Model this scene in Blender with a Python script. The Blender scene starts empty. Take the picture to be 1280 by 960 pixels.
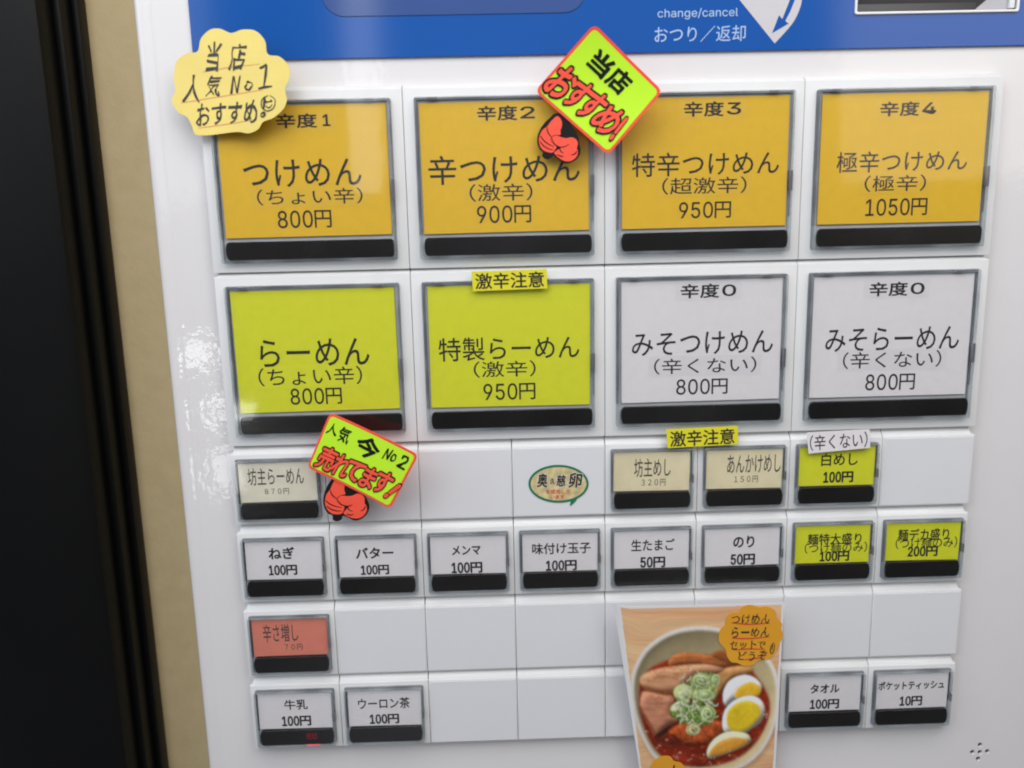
import bpy, bmesh, math, random
import numpy as np
from mathutils import Vector, noise as mnoise

random.seed(7)
scene = bpy.context.scene
C = scene.collection
MM = 0.001

# ------------------------------------------------------------------ camera
cam_data = bpy.data.cameras.new('camera')
cam = bpy.data.objects.new('camera', cam_data)
C.objects.link(cam)
cam.location = (-0.03459, -0.27257, 0.07504)
cam.rotation_euler = (1.374247, 0.022001, -0.023298)
cam_data.sensor_width = 36.0
cam_data.lens = 36.0 * 1100.0 / 1280.0
cam_data.clip_start = 0.005
cam_data.clip_end = 50.0
cam_data.dof.use_dof = True
cam_data.dof.focus_distance = 0.283
cam_data.dof.aperture_fstop = 11.0
scene.camera = cam

# ------------------------------------------------------------------ world: dim light of the surroundings
world = bpy.data.worlds.new('World')
scene.world = world
world.use_nodes = True
wn, wl = world.node_tree.nodes, world.node_tree.links
wn.clear()
wout = wn.new('ShaderNodeOutputWorld')
wbg = wn.new('ShaderNodeBackground')
wtc = wn.new('ShaderNodeTexCoord')
wns = wn.new('ShaderNodeTexNoise')
wns.inputs['Scale'].default_value = 1.7
wns.inputs['Detail'].default_value = 3.0
wrp = wn.new('ShaderNodeValToRGB')
wrp.color_ramp.elements[0].position = 0.40
wrp.color_ramp.elements[0].color = (0.16, 0.155, 0.155, 1)
wrp.color_ramp.elements[1].position = 0.62
wrp.color_ramp.elements[1].color = (1.0, 1.05, 1.18, 1)
wl.new(wtc.outputs['Generated'], wns.inputs['Vector'])
wl.new(wns.outputs['Fac'], wrp.inputs['Fac'])
wl.new(wrp.outputs['Color'], wbg.inputs['Color'])
wbg.inputs['Strength'].default_value = 0.27
wl.new(wbg.outputs['Background'], wout.inputs['Surface'])


def area_light(name, loc, target, sx, sy, power, color):
    d = bpy.data.lights.new(name, 'AREA')
    d.shape = 'RECTANGLE'
    d.size, d.size_y = sx, sy
    d.energy = power
    d.color = color
    o = bpy.data.objects.new(name, d)
    C.objects.link(o)
    o.location = loc
    o.rotation_euler = (Vector(target) - Vector(loc)).to_track_quat('-Z', 'Y').to_euler()
    return o


area_light('left_key_lamp', (-0.90, -0.68, 0.55), (0.05, 0, 0.05), 0.75, 0.75, 3.7, (0.80, 0.89, 1.0))  # added area lamp out of view, key from the upper left
area_light('overhead_fill', (0.03, -0.37, 0.45), (0.02, 0, 0.09), 0.75, 0.38, 3.2, (0.98, 0.965, 0.965))  # added unseen softbox, brightens the top rows and falls off downward
area_light('right_warm_fill', (0.9, -1.5, 0.5), (0, 0, 0), 0.5, 0.8, 2.2, (1.0, 0.87, 0.72))  # added warm fill lamp from the right, out of view
# unseen lamps added behind the camera to make streaks and glare in glossy covers
area_light('streak_lamp_wide', (-0.90, -2.0, 1.0), (-0.1, 0, 0.1), 0.40, 1.9, 3.6, (0.84, 0.92, 1.0))
area_light('streak_lamp_narrow', (-0.34, -2.0, 1.0), (-0.05, 0, 0.1), 0.09, 1.9, 1.5, (0.9, 0.95, 1.0))
area_light('glare_lamp', (-0.80, -1.95, -0.27), (-0.12, 0, 0.03), 0.10, 0.06, 0.13, (1.0, 1.0, 0.97))
area_light('glare_lamp', (-0.72, -1.95, -0.42), (-0.12, 0, 0.01), 0.12, 0.05, 0.13, (1.0, 1.0, 0.97))
area_light('glare_lamp', (-0.74, -1.95, -0.58), (-0.12, 0, 0.01), 0.08, 0.11, 0.14, (1.0, 1.0, 0.97))

scene.view_settings.view_transform = 'Standard'
scene.view_settings.look = 'None'
scene.view_settings.gamma = 1.0
scene.view_settings.exposure = 0.17
scene.render.engine = 'CYCLES'
scene.cycles.filter_width = 2.0
scene.cycles.max_bounces = 8
scene.cycles.transparent_max_bounces = 16

# ------------------------------------------------------------------ materials
def new_mat(name):
    m = bpy.data.materials.new(name)
    m.use_nodes = True
    n = m.node_tree.nodes
    return m, n, m.node_tree.links, n['Principled BSDF']


def plain(name, col, rough=0.5, var=0.04, scale=120.0, bump=0.0, bscale=900.0, metal=0.0, spec=0.5, wear=0.0):
    """Principled surface with fine tonal variation, optional micro relief and faint grime patches."""
    m, n, l, p = new_mat(name)
    tc = n.new('ShaderNodeTexCoord')
    ns = n.new('ShaderNodeTexNoise')
    ns.inputs['Scale'].default_value = scale
    ns.inputs['Detail'].default_value = 4.0
    l.new(tc.outputs['Object'], ns.inputs['Vector'])
    rp = n.new('ShaderNodeValToRGB')
    rp.color_ramp.elements[0].position = 0.3
    rp.color_ramp.elements[1].position = 0.7
    rp.color_ramp.elements[0].color = tuple(c * (1 - var) for c in col) + (1,)
    rp.color_ramp.elements[1].color = tuple(min(1, c * (1 + var)) for c in col) + (1,)
    l.new(ns.outputs['Fac'], rp.inputs['Fac'])
    src = rp.outputs['Color']
    if wear:
        n2 = n.new('ShaderNodeTexNoise')
        n2.inputs['Scale'].default_value = 28.0
        n2.inputs['Detail'].default_value = 6.0
        n2.inputs['Roughness'].default_value = 0.7
        l.new(tc.outputs['Object'], n2.inputs['Vector'])
        r2 = n.new('ShaderNodeValToRGB')
        r2.color_ramp.elements[0].position = 0.52
        r2.color_ramp.elements[0].color = (0, 0, 0, 1)
        r2.color_ramp.elements[1].position = 0.8
        r2.color_ramp.elements[1].color = (wear, wear, wear, 1)
        l.new(n2.outputs['Fac'], r2.inputs['Fac'])
        mx = n.new('ShaderNodeMixRGB')
        mx.inputs['Color2'].default_value = (col[0] * .62, col[1] * .56, col[2] * .46, 1)
        l.new(r2.outputs['Color'], mx.inputs['Fac'])
        l.new(src, mx.inputs['Color1'])
        src = mx.outputs['Color']
    l.new(src, p.inputs['Base Color'])
    p.inputs['Roughness'].default_value = rough
    p.inputs['Metallic'].default_value = metal
    p.inputs['Specular IOR Level'].default_value = spec
    if bump:
        nb = n.new('ShaderNodeTexNoise')
        nb.inputs['Scale'].default_value = bscale
        nb.inputs['Detail'].default_value = 3.0
        l.new(tc.outputs['Object'], nb.inputs['Vector'])
        b = n.new('ShaderNodeBump')
        b.inputs['Strength'].default_value = bump
        b.inputs['Distance'].default_value = 0.0006
        l.new(nb.outputs['Fac'], b.inputs['Height'])
        l.new(b.outputs['Normal'], p.inputs['Normal'])
    return m


def srgb(r, g, b, k=1.0):
    f = lambda c: (c / 255 / 12.92 if c <= 10.3 else ((c / 255 + 0.055) / 1.055) ** 2.4)
    return tuple(min(0.95, f(c) * k) for c in (r, g, b))


M = {}
M['panel'] = plain('painted_steel', (0.71, 0.69, 0.69), 0.34, 0.012, 30, 0.05, 260.0, wear=0.06)
M['plastic'] = plain('white_abs', (0.73, 0.73, 0.725), 0.36, 0.012, 90, 0.04, 1500.0, wear=0.10)
M['blank'] = plain('white_blank', (0.685, 0.685, 0.70), 0.40, 0.012, 60, 0.05, 1500.0, wear=0.10)
M['dark_gap'] = plain('gap_shadow_grey', (0.06, 0.06, 0.065), 0.7)
def add_coat(m, strength=0.12):
    n, l = m.node_tree.nodes, m.node_tree.links
    p = n['Principled BSDF']
    p.inputs['Coat Weight'].default_value = 0.8
    p.inputs['Coat Roughness'].default_value = 0.04
    tc = n.new('ShaderNodeTexCoord'); ns = n.new('ShaderNodeTexNoise')
    ns.inputs['Scale'].default_value = 330.0; ns.inputs['Detail'].default_value = 2.0
    l.new(tc.outputs['Object'], ns.inputs['Vector'])
    bp = n.new('ShaderNodeBump'); bp.inputs['Strength'].default_value = strength; bp.inputs['Distance'].default_value = 0.0004
    l.new(ns.outputs['Fac'], bp.inputs['Height'])
    l.new(bp.outputs['Normal'], p.inputs['Coat Normal'])


add_coat(M['panel'])
M['blue'] = plain('blue_acrylic', (0.010, 0.088, 0.36), 0.10, 0.03, 14)
M['blue_plate'] = plain('grey_blue_acrylic', (0.045, 0.092, 0.27), 0.09, 0.04, 14)
M['silver'] = plain('silver_print', (0.55, 0.54, 0.56), 0.3, 0.02)
M['pale_blue'] = plain('pale_blue_print', (0.36, 0.50, 0.72), 0.4)
M['slot_white'] = plain('slot_frame_white', (0.8, 0.8, 0.8), 0.3)
M['slot_dark'] = plain('slot_dark_plastic', (0.028, 0.027, 0.028), 0.45, 0.1, 80)
M['slot_grey'] = plain('slot_grey_plastic', (0.42, 0.42, 0.44), 0.35)
M['recess_shade'] = plain('recess_shade_grey', (0.075, 0.075, 0.085), 0.4)  # dark colour standing in for shade in the button recess
M['backing'] = plain('button_backing', (0.50, 0.51, 0.53), 0.35, 0.05, 200)
M['bar'] = plain('black_lamp_window', (0.012, 0.011, 0.011), 0.20, 0.3, 60, 0.05, 300)
M['ink'] = plain('black_ink', (0.018, 0.016, 0.016), 0.55)
M['ink_grey'] = plain('grey_ink', (0.07, 0.06, 0.055), 0.6)
M['orange'] = plain('orange_paper', (0.74, 0.445, 0.018), 0.6, 0.03, 300, 0.1)
M['yellow'] = plain('yellow_green_paper', (0.66, 0.67, 0.020), 0.6, 0.03, 300, 0.1)
M['white_card'] = plain('white_paper', (0.74, 0.70, 0.71), 0.6, 0.02, 300, 0.1)
M['cream'] = plain('cream_paper', (0.76, 0.66, 0.43), 0.6, 0.06, 160, 0.1)
M['pale_cream'] = plain('pale_cream_paper', (0.74, 0.69, 0.55), 0.6, 0.06, 160, 0.1)
M['salmon'] = plain('salmon_paper', (0.70, 0.215, 0.15), 0.6, 0.04, 200, 0.1)
M['orange_strip'] = plain('orange_strip_paper', (0.72, 0.44, 0.030), 0.5, 0.03, 300)
M['yellow_strip'] = plain('yellow_green_strip_paper', (0.67, 0.68, 0.026), 0.5, 0.03, 300)
M['white_card_strip'] = plain('white_strip_paper', (0.70, 0.665, 0.68), 0.5, 0.02, 300)
M['note'] = plain('yellow_note_paper', (0.80, 0.64, 0.17), 0.55, 0.05, 60, 0.12, 500)
M['note_orange'] = plain('orange_note_paper', (0.78, 0.36, 0.02), 0.55, 0.05, 60)
M['sticker'] = plain('yellow_sticker_paper', (0.72, 0.66, 0.02), 0.5, 0.02, 100)
M['marker'] = plain('black_marker', (0.03, 0.027, 0.022), 0.5, 0.3, 800)
M['red_line'] = plain('faint_red_line', (0.72, 0.33, 0.12), 0.6)
M['red_pen'] = plain('red_pen', (0.68, 0.06, 0.03), 0.5)
M['fluor'] = plain('fluorescent_yellow_green', (0.56, 0.93, 0.03), 0.33, 0.015, 40)
M['fluor_red'] = plain('fluorescent_red', (0.96, 0.10, 0.055), 0.35, 0.015, 40)
M['pop_ink'] = plain('pop_black', (0.010, 0.010, 0.009), 0.5, spec=0.2)
M['pop_side'] = plain('card_white_edge', (0.7, 0.45, 0.4), 0.6)
M['green'] = plain('green_print', (0.008, 0.17, 0.085), 0.4)
M['egg_fill'] = plain('mottled_cream_print', (0.58, 0.48, 0.24), 0.45, 0.3, 420)
M['egg_red'] = plain('red_print', (0.62, 0.09, 0.07), 0.5)
M['black_metal'] = plain('black_painted_metal', (0.0035, 0.0035, 0.0037), 0.42, 0.25, 12, 0.04, 200, spec=0.16)
M['tabs'] = plain('clip_grey', (0.12, 0.12, 0.14), 0.3)


def wall_mat():
    m, n, l, p = new_mat('tan_stucco')
    tc = n.new('ShaderNodeTexCoord')
    a = n.new('ShaderNodeTexNoise'); a.inputs['Scale'].default_value = 160; a.inputs['Detail'].default_value = 8
    b = n.new('ShaderNodeTexNoise'); b.inputs['Scale'].default_value = 420; b.inputs['Detail'].default_value = 5
    b.inputs['Distortion'].default_value = 0.6
    l.new(tc.outputs['Object'], a.inputs['Vector']); l.new(tc.outputs['Object'], b.inputs['Vector'])
    r = n.new('ShaderNodeValToRGB')
    r.color_ramp.elements[0].position = .25; r.color_ramp.elements[0].color = (0.56, 0.44, 0.235, 1)
    r.color_ramp.elements[1].position = .75; r.color_ramp.elements[1].color = (0.61, 0.485, 0.27, 1)
    l.new(a.outputs['Fac'], r.inputs['Fac']); l.new(r.outputs['Color'], p.inputs['Base Color'])
    bp = n.new('ShaderNodeBump'); bp.inputs['Strength'].default_value = 0.22; bp.inputs['Distance'].default_value = 0.0009
    l.new(b.outputs['Fac'], bp.inputs['Height']); l.new(bp.outputs['Normal'], p.inputs['Normal'])
    p.inputs['Roughness'].default_value = 0.8
    return m


M['wall'] = wall_mat()


def clear_mat(name, wall=False):
    m, n, l, p = new_mat(name)
    n.remove(p)
    out = n['Material Output']
    mix = n.new('ShaderNodeMixShader')
    tr = n.new('ShaderNodeBsdfTransparent')
    if wall:
        tc = n.new('ShaderNodeTexCoord')
        ns = n.new('ShaderNodeTexNoise'); ns.inputs['Scale'].default_value = 110; ns.inputs['Detail'].default_value = 1
        l.new(tc.outputs['Object'], ns.inputs['Vector'])
        r = n.new('ShaderNodeValToRGB')
        r.color_ramp.elements[0].position = .38; r.color_ramp.elements[0].color = (0.30, 0.31, 0.34, 1)
        r.color_ramp.elements[1].position = .66; r.color_ramp.elements[1].color = (0.62, 0.65, 0.67, 1)
        l.new(ns.outputs['Fac'], r.inputs['Fac'])
        pr = n.new('ShaderNodeBsdfPrincipled')
        pr.inputs['Roughness'].default_value = 0.12
        l.new(r.outputs['Color'], pr.inputs['Base Color'])
        tr.inputs['Color'].default_value = (0.93, 0.96, 0.97, 1)
        mix.inputs['Fac'].default_value = 0.30
        l.new(tr.outputs[0], mix.inputs[1]); l.new(pr.outputs[0], mix.inputs[2])
    else:
        gl = n.new('ShaderNodeBsdfGlossy'); gl.inputs['Roughness'].default_value = 0.04
        tc = n.new('ShaderNodeTexCoord')
        nb = n.new('ShaderNodeTexNoise'); nb.inputs['Scale'].default_value = 70
        l.new(tc.outputs['Object'], nb.inputs['Vector'])
        b = n.new('ShaderNodeBump'); b.inputs['Strength'].default_value = 0.05; b.inputs['Distance'].default_value = 0.0006
        l.new(nb.outputs['Fac'], b.inputs['Height'])
        l.new(b.outputs['Normal'], gl.inputs['Normal'])
        fr = n.new('ShaderNodeFresnel'); fr.inputs['IOR'].default_value = 1.5
        tr.inputs['Color'].default_value = (0.975, 0.98, 0.98, 1)
        ge = n.new('ShaderNodeNewGeometry')
        mu = n.new('ShaderNodeMath'); mu.operation = 'MULTIPLY'
        inv = n.new('ShaderNodeMath'); inv.operation = 'SUBTRACT'; inv.inputs[0].default_value = 1.0
        l.new(ge.outputs['Backfacing'], inv.inputs[1])
        l.new(fr.outputs[0], mu.inputs[0]); l.new(inv.outputs[0], mu.inputs[1])
        l.new(mu.outputs[0], mix.inputs['Fac'])
        l.new(tr.outputs[0], mix.inputs[1]); l.new(gl.outputs[0], mix.inputs[2])
    l.new(mix.outputs[0], out.inputs['Surface'])
    return m


M['clear'] = clear_mat('clear_acrylic_face')
M['clear_wall'] = clear_mat('clear_acrylic_wall', True)


def led_mat():
    m, n, l, p = new_mat('dim_red_led')
    p.inputs['Base Color'].default_value = (0.1, 0.0, 0.0, 1)
    p.inputs['Emission Color'].default_value = (1.0, 0.03, 0.04, 1)
    p.inputs['Emission Strength'].default_value = 0.10
    return m


M['led'] = led_mat()
led2 = led_mat(); led2.name = 'red_led_glow'
led2.node_tree.nodes['Principled BSDF'].inputs['Emission Strength'].default_value = 1.2
M['led_glow'] = led2


# ------------------------------------------------------------------ builders
def link(name, me, mats=None, parent=None, loc=(0, 0, 0), label=None, cat=None, group=None, kind=None):
    o = bpy.data.objects.new(name, me)
    C.objects.link(o)
    if mats is not None and me is not None and not me.materials:
        for m in (mats if isinstance(mats, (list, tuple)) else [mats]):
            me.materials.append(m)
    o.parent = parent
    o.location = loc
    for k, v in (('label', label), ('category', cat), ('group', group), ('kind', kind)):
        if v:
            o[k] = v
    return o


def smooth(me, ang=35):
    for p in me.polygons:
        p.use_smooth = True
    try:
        me.set_sharp_from_angle(angle=math.radians(ang))
    except Exception:
        pass
    return me


def curve_to_mesh(cd, name):
    o = bpy.data.objects.new('tmp', cd)
    C.objects.link(o)
    dg = bpy.context.evaluated_depsgraph_get()
    dg.update()
    me = bpy.data.meshes.new_from_object(o.evaluated_get(dg))
    bpy.data.objects.remove(o)
    bpy.data.curves.remove(cd)
    me.name = name
    me.materials.clear()
    return me


def shape2d(name, outlines, thick=0.0, bevel=0.0, flat=False):
    """Filled 2-D outlines (first = outside, rest = holes), in mm; result stands in XZ facing -Y, its front at y=0.
    flat=True leaves it in drawing coordinates (x, y, 0)."""
    cd = bpy.data.curves.new('tmp', 'CURVE')
    cd.dimensions = '2D'
    cd.fill_mode = 'BOTH' if thick or not thick else 'FRONT'
    cd.extrude = max(0.0, thick / 2 - bevel)
    cd.bevel_depth = bevel
    cd.bevel_resolution = 2
    cd.offset = -bevel
    for pts in outlines:
        s = cd.splines.new('POLY')
        s.points.add(len(pts) - 1)
        for i, (x, y) in enumerate(pts):
            s.points[i].co = (x, y, 0, 1)
        s.use_cyclic_u = True
    me = curve_to_mesh(cd, name)
    if not flat:
        co = np.empty(len(me.vertices) * 3)
        me.vertices.foreach_get('co', co)
        co = co.reshape(-1, 3)
        new = np.stack([co[:, 0], -co[:, 2] + thick / 2, co[:, 1]], 1) * MM
        me.vertices.foreach_set('co', new.ravel())
        me.update()
    return me


def merge(name, meshes):
    """[(mesh, offset_mm, material_index)] -> one mesh"""
    bm = bmesh.new()
    for me, off, mi in meshes:
        n0 = len(bm.verts); f0 = len(bm.faces)
        bm.from_mesh(me)
        bm.verts.ensure_lookup_table(); bm.faces.ensure_lookup_table()
        for v in bm.verts[n0:]:
            v.co += Vector(off) * MM
        for f in bm.faces[f0:]:
            f.material_index = mi
    out = bpy.data.meshes.new(name)
    bm.to_mesh(out)
    bm.free()
    return out


def rrect(x0, z0, x1, z1, r, seg=5):
    p = []
    for cx, cz, a0 in ((x1 - r, z1 - r, 0), (x0 + r, z1 - r, 90), (x0 + r, z0 + r, 180), (x1 - r, z0 + r, 270)):
        for i in range(seg + 1):
            a = math.radians(a0 + 90 * i / seg)
            p.append((cx + r * math.cos(a), cz + r * math.sin(a)))
    return p


def catmull(pts, n=6, closed=True):
    out = []
    N = len(pts)
    rng = range(N) if closed else range(N - 1)
    for i in rng:
        g = (lambda k: pts[k % N]) if closed else (lambda k: pts[min(max(k, 0), N - 1)])
        p0, p1, p2, p3 = g(i - 1), g(i), g(i + 1), g(i + 2)
        for s in range(n):
            t = s / n
            out.append(tuple(0.5 * (2 * p1[k] + (p2[k] - p0[k]) * t + (2 * p0[k] - 5 * p1[k] + 4 * p2[k] - p3[k]) * t * t
                                    + (3 * p1[k] - p0[k] - 3 * p2[k] + p3[k]) * t ** 3) for k in (0, 1)))
    if not closed:
        out.append(tuple(pts[-1]))
    return out


def box_mesh(name, x0, x1, y0, y1, z0, z1, bev=0.0, seg=2):
    bm = bmesh.new()
    vs = [bm.verts.new((x * MM, y * MM, z * MM)) for x in (x0, x1) for y in (y0, y1) for z in (z0, z1)]
    for f in ((0, 1, 3, 2), (4, 6, 7, 5), (0, 4, 5, 1), (2, 3, 7, 6), (0, 2, 6, 4), (1, 5, 7, 3)):
        bm.faces.new([vs[i] for i in f])
    bmesh.ops.recalc_face_normals(bm, faces=bm.faces)
    if bev:
        bmesh.ops.bevel(bm, geom=list(bm.edges), offset=bev * MM, segments=seg, affect='EDGES', profile=0.6)
    me = bpy.data.meshes.new(name)
    bm.to_mesh(me); bm.free()
    return smooth(me, 40)


def prism(name, prof, x0, x1, bev=0.0):
    """profile [(y,z)] mm swept along x"""
    bm = bmesh.new()
    a = [bm.verts.new((x0 * MM, y * MM, z * MM)) for y, z in prof]
    b = [bm.verts.new((x1 * MM, y * MM, z * MM)) for y, z in prof]
    n = len(prof)
    bm.faces.new(a); bm.faces.new(b[::-1])
    for i in range(n):
        bm.faces.new((a[i], b[i], b[(i + 1) % n], a[(i + 1) % n]))
    bmesh.ops.recalc_face_normals(bm, faces=bm.faces)
    if bev:
        ed = [e for e in bm.edges if len(e.link_faces) == 2 and e.calc_face_angle(0) > math.radians(50)]
        bmesh.ops.bevel(bm, geom=ed, offset=bev * MM, segments=2, affect='EDGES', profile=0.6)
    me = bpy.data.meshes.new(name)
    bm.to_mesh(me); bm.free()
    return smooth(me, 40)


def find_font(fname):
    """one of the fonts that come with Blender itself; None = its built-in default"""
    try:
        import os
        p = os.path.join(bpy.utils.system_resource('DATAFILES'), 'fonts', fname)
        return bpy.data.fonts.load(p) if os.path.exists(p) else None
    except Exception:
        return None


FONT_LATIN = find_font('Inter.woff2')   # digits; Japanese comes from Blender's built-in fallback

# stroke thickening in em: a glyph is dilated by laying slightly shifted copies a few microns apart
FAT = {'main': .005, 'light': .004, 'price': .006, 'thin': 0, 'bold': .015, 'fat': .028, 'fatter': .078,
       'marker': .016, 'level': .016, 'hand': .011, 'header': .004, 'brush': .022, 'cap': .035}
_tc = {}


def glyphs(s, shear, latin):
    cd = bpy.data.curves.new('tmp', 'FONT')
    cd.body = s
    cd.size = 1.0
    cd.shear = shear
    if latin and FONT_LATIN:
        cd.font = FONT_LATIN
    cd.resolution_u = 3
    cd.fill_mode = 'FRONT'
    me = curve_to_mesh(cd, 'glyphs')
    co = np.empty(len(me.vertices) * 3); me.vertices.foreach_get('co', co)
    co = co.reshape(-1, 3)[:, :2]
    f = [tuple(p.vertices) for p in me.polygons]
    bpy.data.meshes.remove(me)
    return co, f


def text_raw(s, style, shear=0.0):
    """glyph mesh in drawing coordinates, normalised so that its ink fills [-.5,.5]x[-.5,.5]; third column = layer number"""
    key = (s, style, shear)
    if key not in _tc:
        if s[-1] == '円' and ord(s[0]) < 128:      # price: digits as tall as the yen sign
            dw = .52 if style == 'bold' else .70
            nd = len(s) - 1
            co, f0 = glyphs(s[:-1], shear, True)
            lo, hi = co.min(0), co.max(0)
            co = (co - lo) / (hi - lo) * np.array([nd * dw, 1.0])
            c2, f2 = glyphs('円', shear, False)
            lo, hi = c2.min(0), c2.max(0)
            c2 = (c2 - lo) / (hi - lo) + np.array([nd * dw + .12, -.01])
            f0 = f0 + [tuple(v + len(co) for v in f) for f in f2]
            co = np.concatenate([co, c2])
        elif s[0] == '辛' and ord(s[-1]) >= 0xFF10:      # spice level: two characters and a wide figure
            co, f0 = glyphs(s[:-1], shear, False)
            lo, hi = co.min(0), co.max(0)
            co = (co - lo) / (hi - lo) * np.array([1.95, 1.0])
            c2, f2 = glyphs(chr(ord(s[-1]) - 0xFF10 + 48), shear, True)
            lo, hi = c2.min(0), c2.max(0)
            c2 = (c2 - lo) / (hi - lo) * np.array([.34 if s[-1] == '１' else .68, .80]) + np.array([2.14 + (.12 if s[-1] == '１' else 0), .1])
            f0 = f0 + [tuple(v + len(co) for v in f) for f in f2]
            co = np.concatenate([co, c2])
        else:
            co, f0 = glyphs(s, shear, all(ord(ch) < 128 for ch in s))
        r = FAT[style]
        if style == 'bold' and all(ord(ch) < 0x3100 or ch == '円' for ch in s):
            r = .027
        if s[-1] == '円' and ord(s[0]) < 128 or style == 'level':
            r *= 1.4
        n = 0 if r == 0 else (4 if r < .01 else 8 if r < .03 else 12)
        sh = [(0, 0)] + [(r * math.cos(2 * math.pi * k / n), r * math.sin(2 * math.pi * k / n)) for k in range(n)]
        C3, faces = [], []
        for k, (dx, dy) in enumerate(sh):
            faces += [tuple(v + k * len(co) for v in f) for f in f0]
            C3.append(np.concatenate([co + np.array([dx, dy]), np.full((len(co), 1), float(k))], 1))
        co = np.concatenate(C3)
        lo, hi = co[:, :2].min(0), co[:, :2].max(0)
        co[:, :2] = (co[:, :2] - (lo + hi) / 2) / (hi - lo)
        _tc[key] = (co, faces)
    return _tc[key]


LAY = 0.003


def lettering(s, style, x0, x1, z0, z1, y, rot=0.0, jit=0.0, mat=None, parent=None, name='lettering', shear=0.0):
    co, faces = text_raw(s, style, shear)
    w, h = x1 - x0, z1 - z0
    c, sn = math.cos(rot), math.sin(rot)
    pts = [((x0 + x1) / 2 + c * a * w - sn * b * h, y - k * LAY, (z0 + z1) / 2 + sn * a * w + c * b * h) for a, b, k in co]
    me = bpy.data.meshes.new(name)
    me.from_pydata([(a * MM, b * MM, d * MM) for a, b, d in pts], [], faces)
    return link(name, me, mat, parent)


# ------------------------------------------------------------------ setting: wall behind
wall = link('wall', prism('wall', [(60, -500), (60, 500), (90, 500), (90, -500)], -700, 600), M['wall'], kind='structure')

# black metal door frame: stepped profile standing against the wall
fr = bpy.data.objects.new('door_frame', None)
C.objects.link(fr)
fr.location = (-0.2, 0.06, -0.5)
fr['label'] = 'tall black metal door frame with stepped edge standing left of the machine'
fr['category'] = 'door frame'


def upright(name, x0, x1, y0, y1, bev=1.0):
    me = box_mesh(name, x0 + 200, x1 + 200, y0 - 60, y1 - 60, 0, 1000, bev)
    return link(name, me, M['black_metal'], fr)


upright('face_strip', -231.5, -180.2, 35, 60, 4.0)
upright('edge_strip', -180.2, -177.4, 45, 60, 0.8)
upright('edge_strip', -177.4, -174.9, 53, 60, 0.8)

# ------------------------------------------------------------------ the ticket machine
tm = bpy.data.objects.new('ticket_machine', None)
C.objects.link(tm)
tm['label'] = 'white meal ticket machine with rows of menu buttons under a blue header'
tm['category'] = 'vending machine'


def part(name, me, mats, parent=tm, **k):
    return link(name, me, mats, parent, **k)


holes = [(133.4, -114.6), (130.9, -117.4), (133.6, -117.5), (136.2, -117.3), (133.2, -120.1)]


def disc(cx, cz, r, n=20):
    return [(cx + r * math.cos(2 * math.pi * i / n), cz + r * math.sin(2 * math.pi * i / n)) for i in range(n)]


fp = shape2d('front_panel', [[(-134.6, -230), (210, -230), (210, 230), (123.9, 230), (123.9, 129.45), (74.9, 129.45), (74.9, 230), (-134.6, 230)]] + [disc(x, z, 0.80, 14) for x, z in holes], 1.1, 0.15)
co = np.empty(len(fp.vertices) * 3); fp.vertices.foreach_get('co', co); co = co.reshape(-1, 3); co[:, 1] += 4 * MM
fp.vertices.foreach_set('co', co.ravel())
part('front_panel', smooth(fp, 30), M['panel'])
part('cabinet', box_mesh('cabinet', -136.0, 209, 9, 58, -229, 229, 1.0), M['panel'])
part('inner_chassis', box_mesh('inner_chassis', -135.0, 208, 6.3, 8.9, -228, 228), M['dark_gap'])
# folded side flange of the door, a hair prouder than the sheet
part('edge_trim', box_mesh('edge_trim', -138.1, -130.5, 3.96, 40, -230, 230, 2.6, 5), M['panel'])

# ---- header
SL = (74.9, 123.9, 129.45, 175)   # bill slot opening
hd = shape2d('header', [rrect(-121.4, 119.8, 209, 228, 0.6), rrect(SL[0], SL[2], SL[1], SL[3], 1.0)], 0.9, 0.15)
o = part('header_panel', smooth(hd, 30), M['blue']); o.location = (0, 3.0 * MM, 0)
pl = shape2d('plate', [rrect(-82.5, 131.4, -5.0, 180, 6.5, 8)], 0.3, 0.14)
o = part('header_window', smooth(pl, 30), M['blue_plate']); o.location = (0, 2.75 * MM, 0)
hdr = o
lettering('change/cancel', 'header', 16.14, 40.09, 128.93, 132.0, 2.93, 0.0, 0, M['pale_blue'], tm, 'header_lettering')
lettering('おつり／返却', 'header', 15.25, 42.5, 122.5, 127.1, 2.93, 0.0, 0, M['pale_blue'], tm, 'header_lettering')
sw = shape2d('swoosh', [[(26.5, 150), (40.4, 134.1), (51.3, 121.7)] + catmull([(51.3, 121.7), (56.3, 127.1), (58.4, 131.3), (58.9, 135), (58.0, 143), (54, 150)], 5, False)[1:]], 0.06)
o = part('guide_mark', sw, M['silver']); o.location = (0, 2.93 * MM, 0)
aw = shape2d('arrow', [[(50.4, 124.6), (52.3, 129.6), (53.3, 128.5), (55.3, 133.6), (54.9, 139), (52.5, 146), (54.2, 147), (56.6, 140), (56.9, 134), (55.6, 130.6), (54.2, 128.0), (55.2, 127.2)]], 0.06)
o = part('guide_arrow', aw, M['blue']); o.location = (0, 2.86 * MM, 0)

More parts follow.
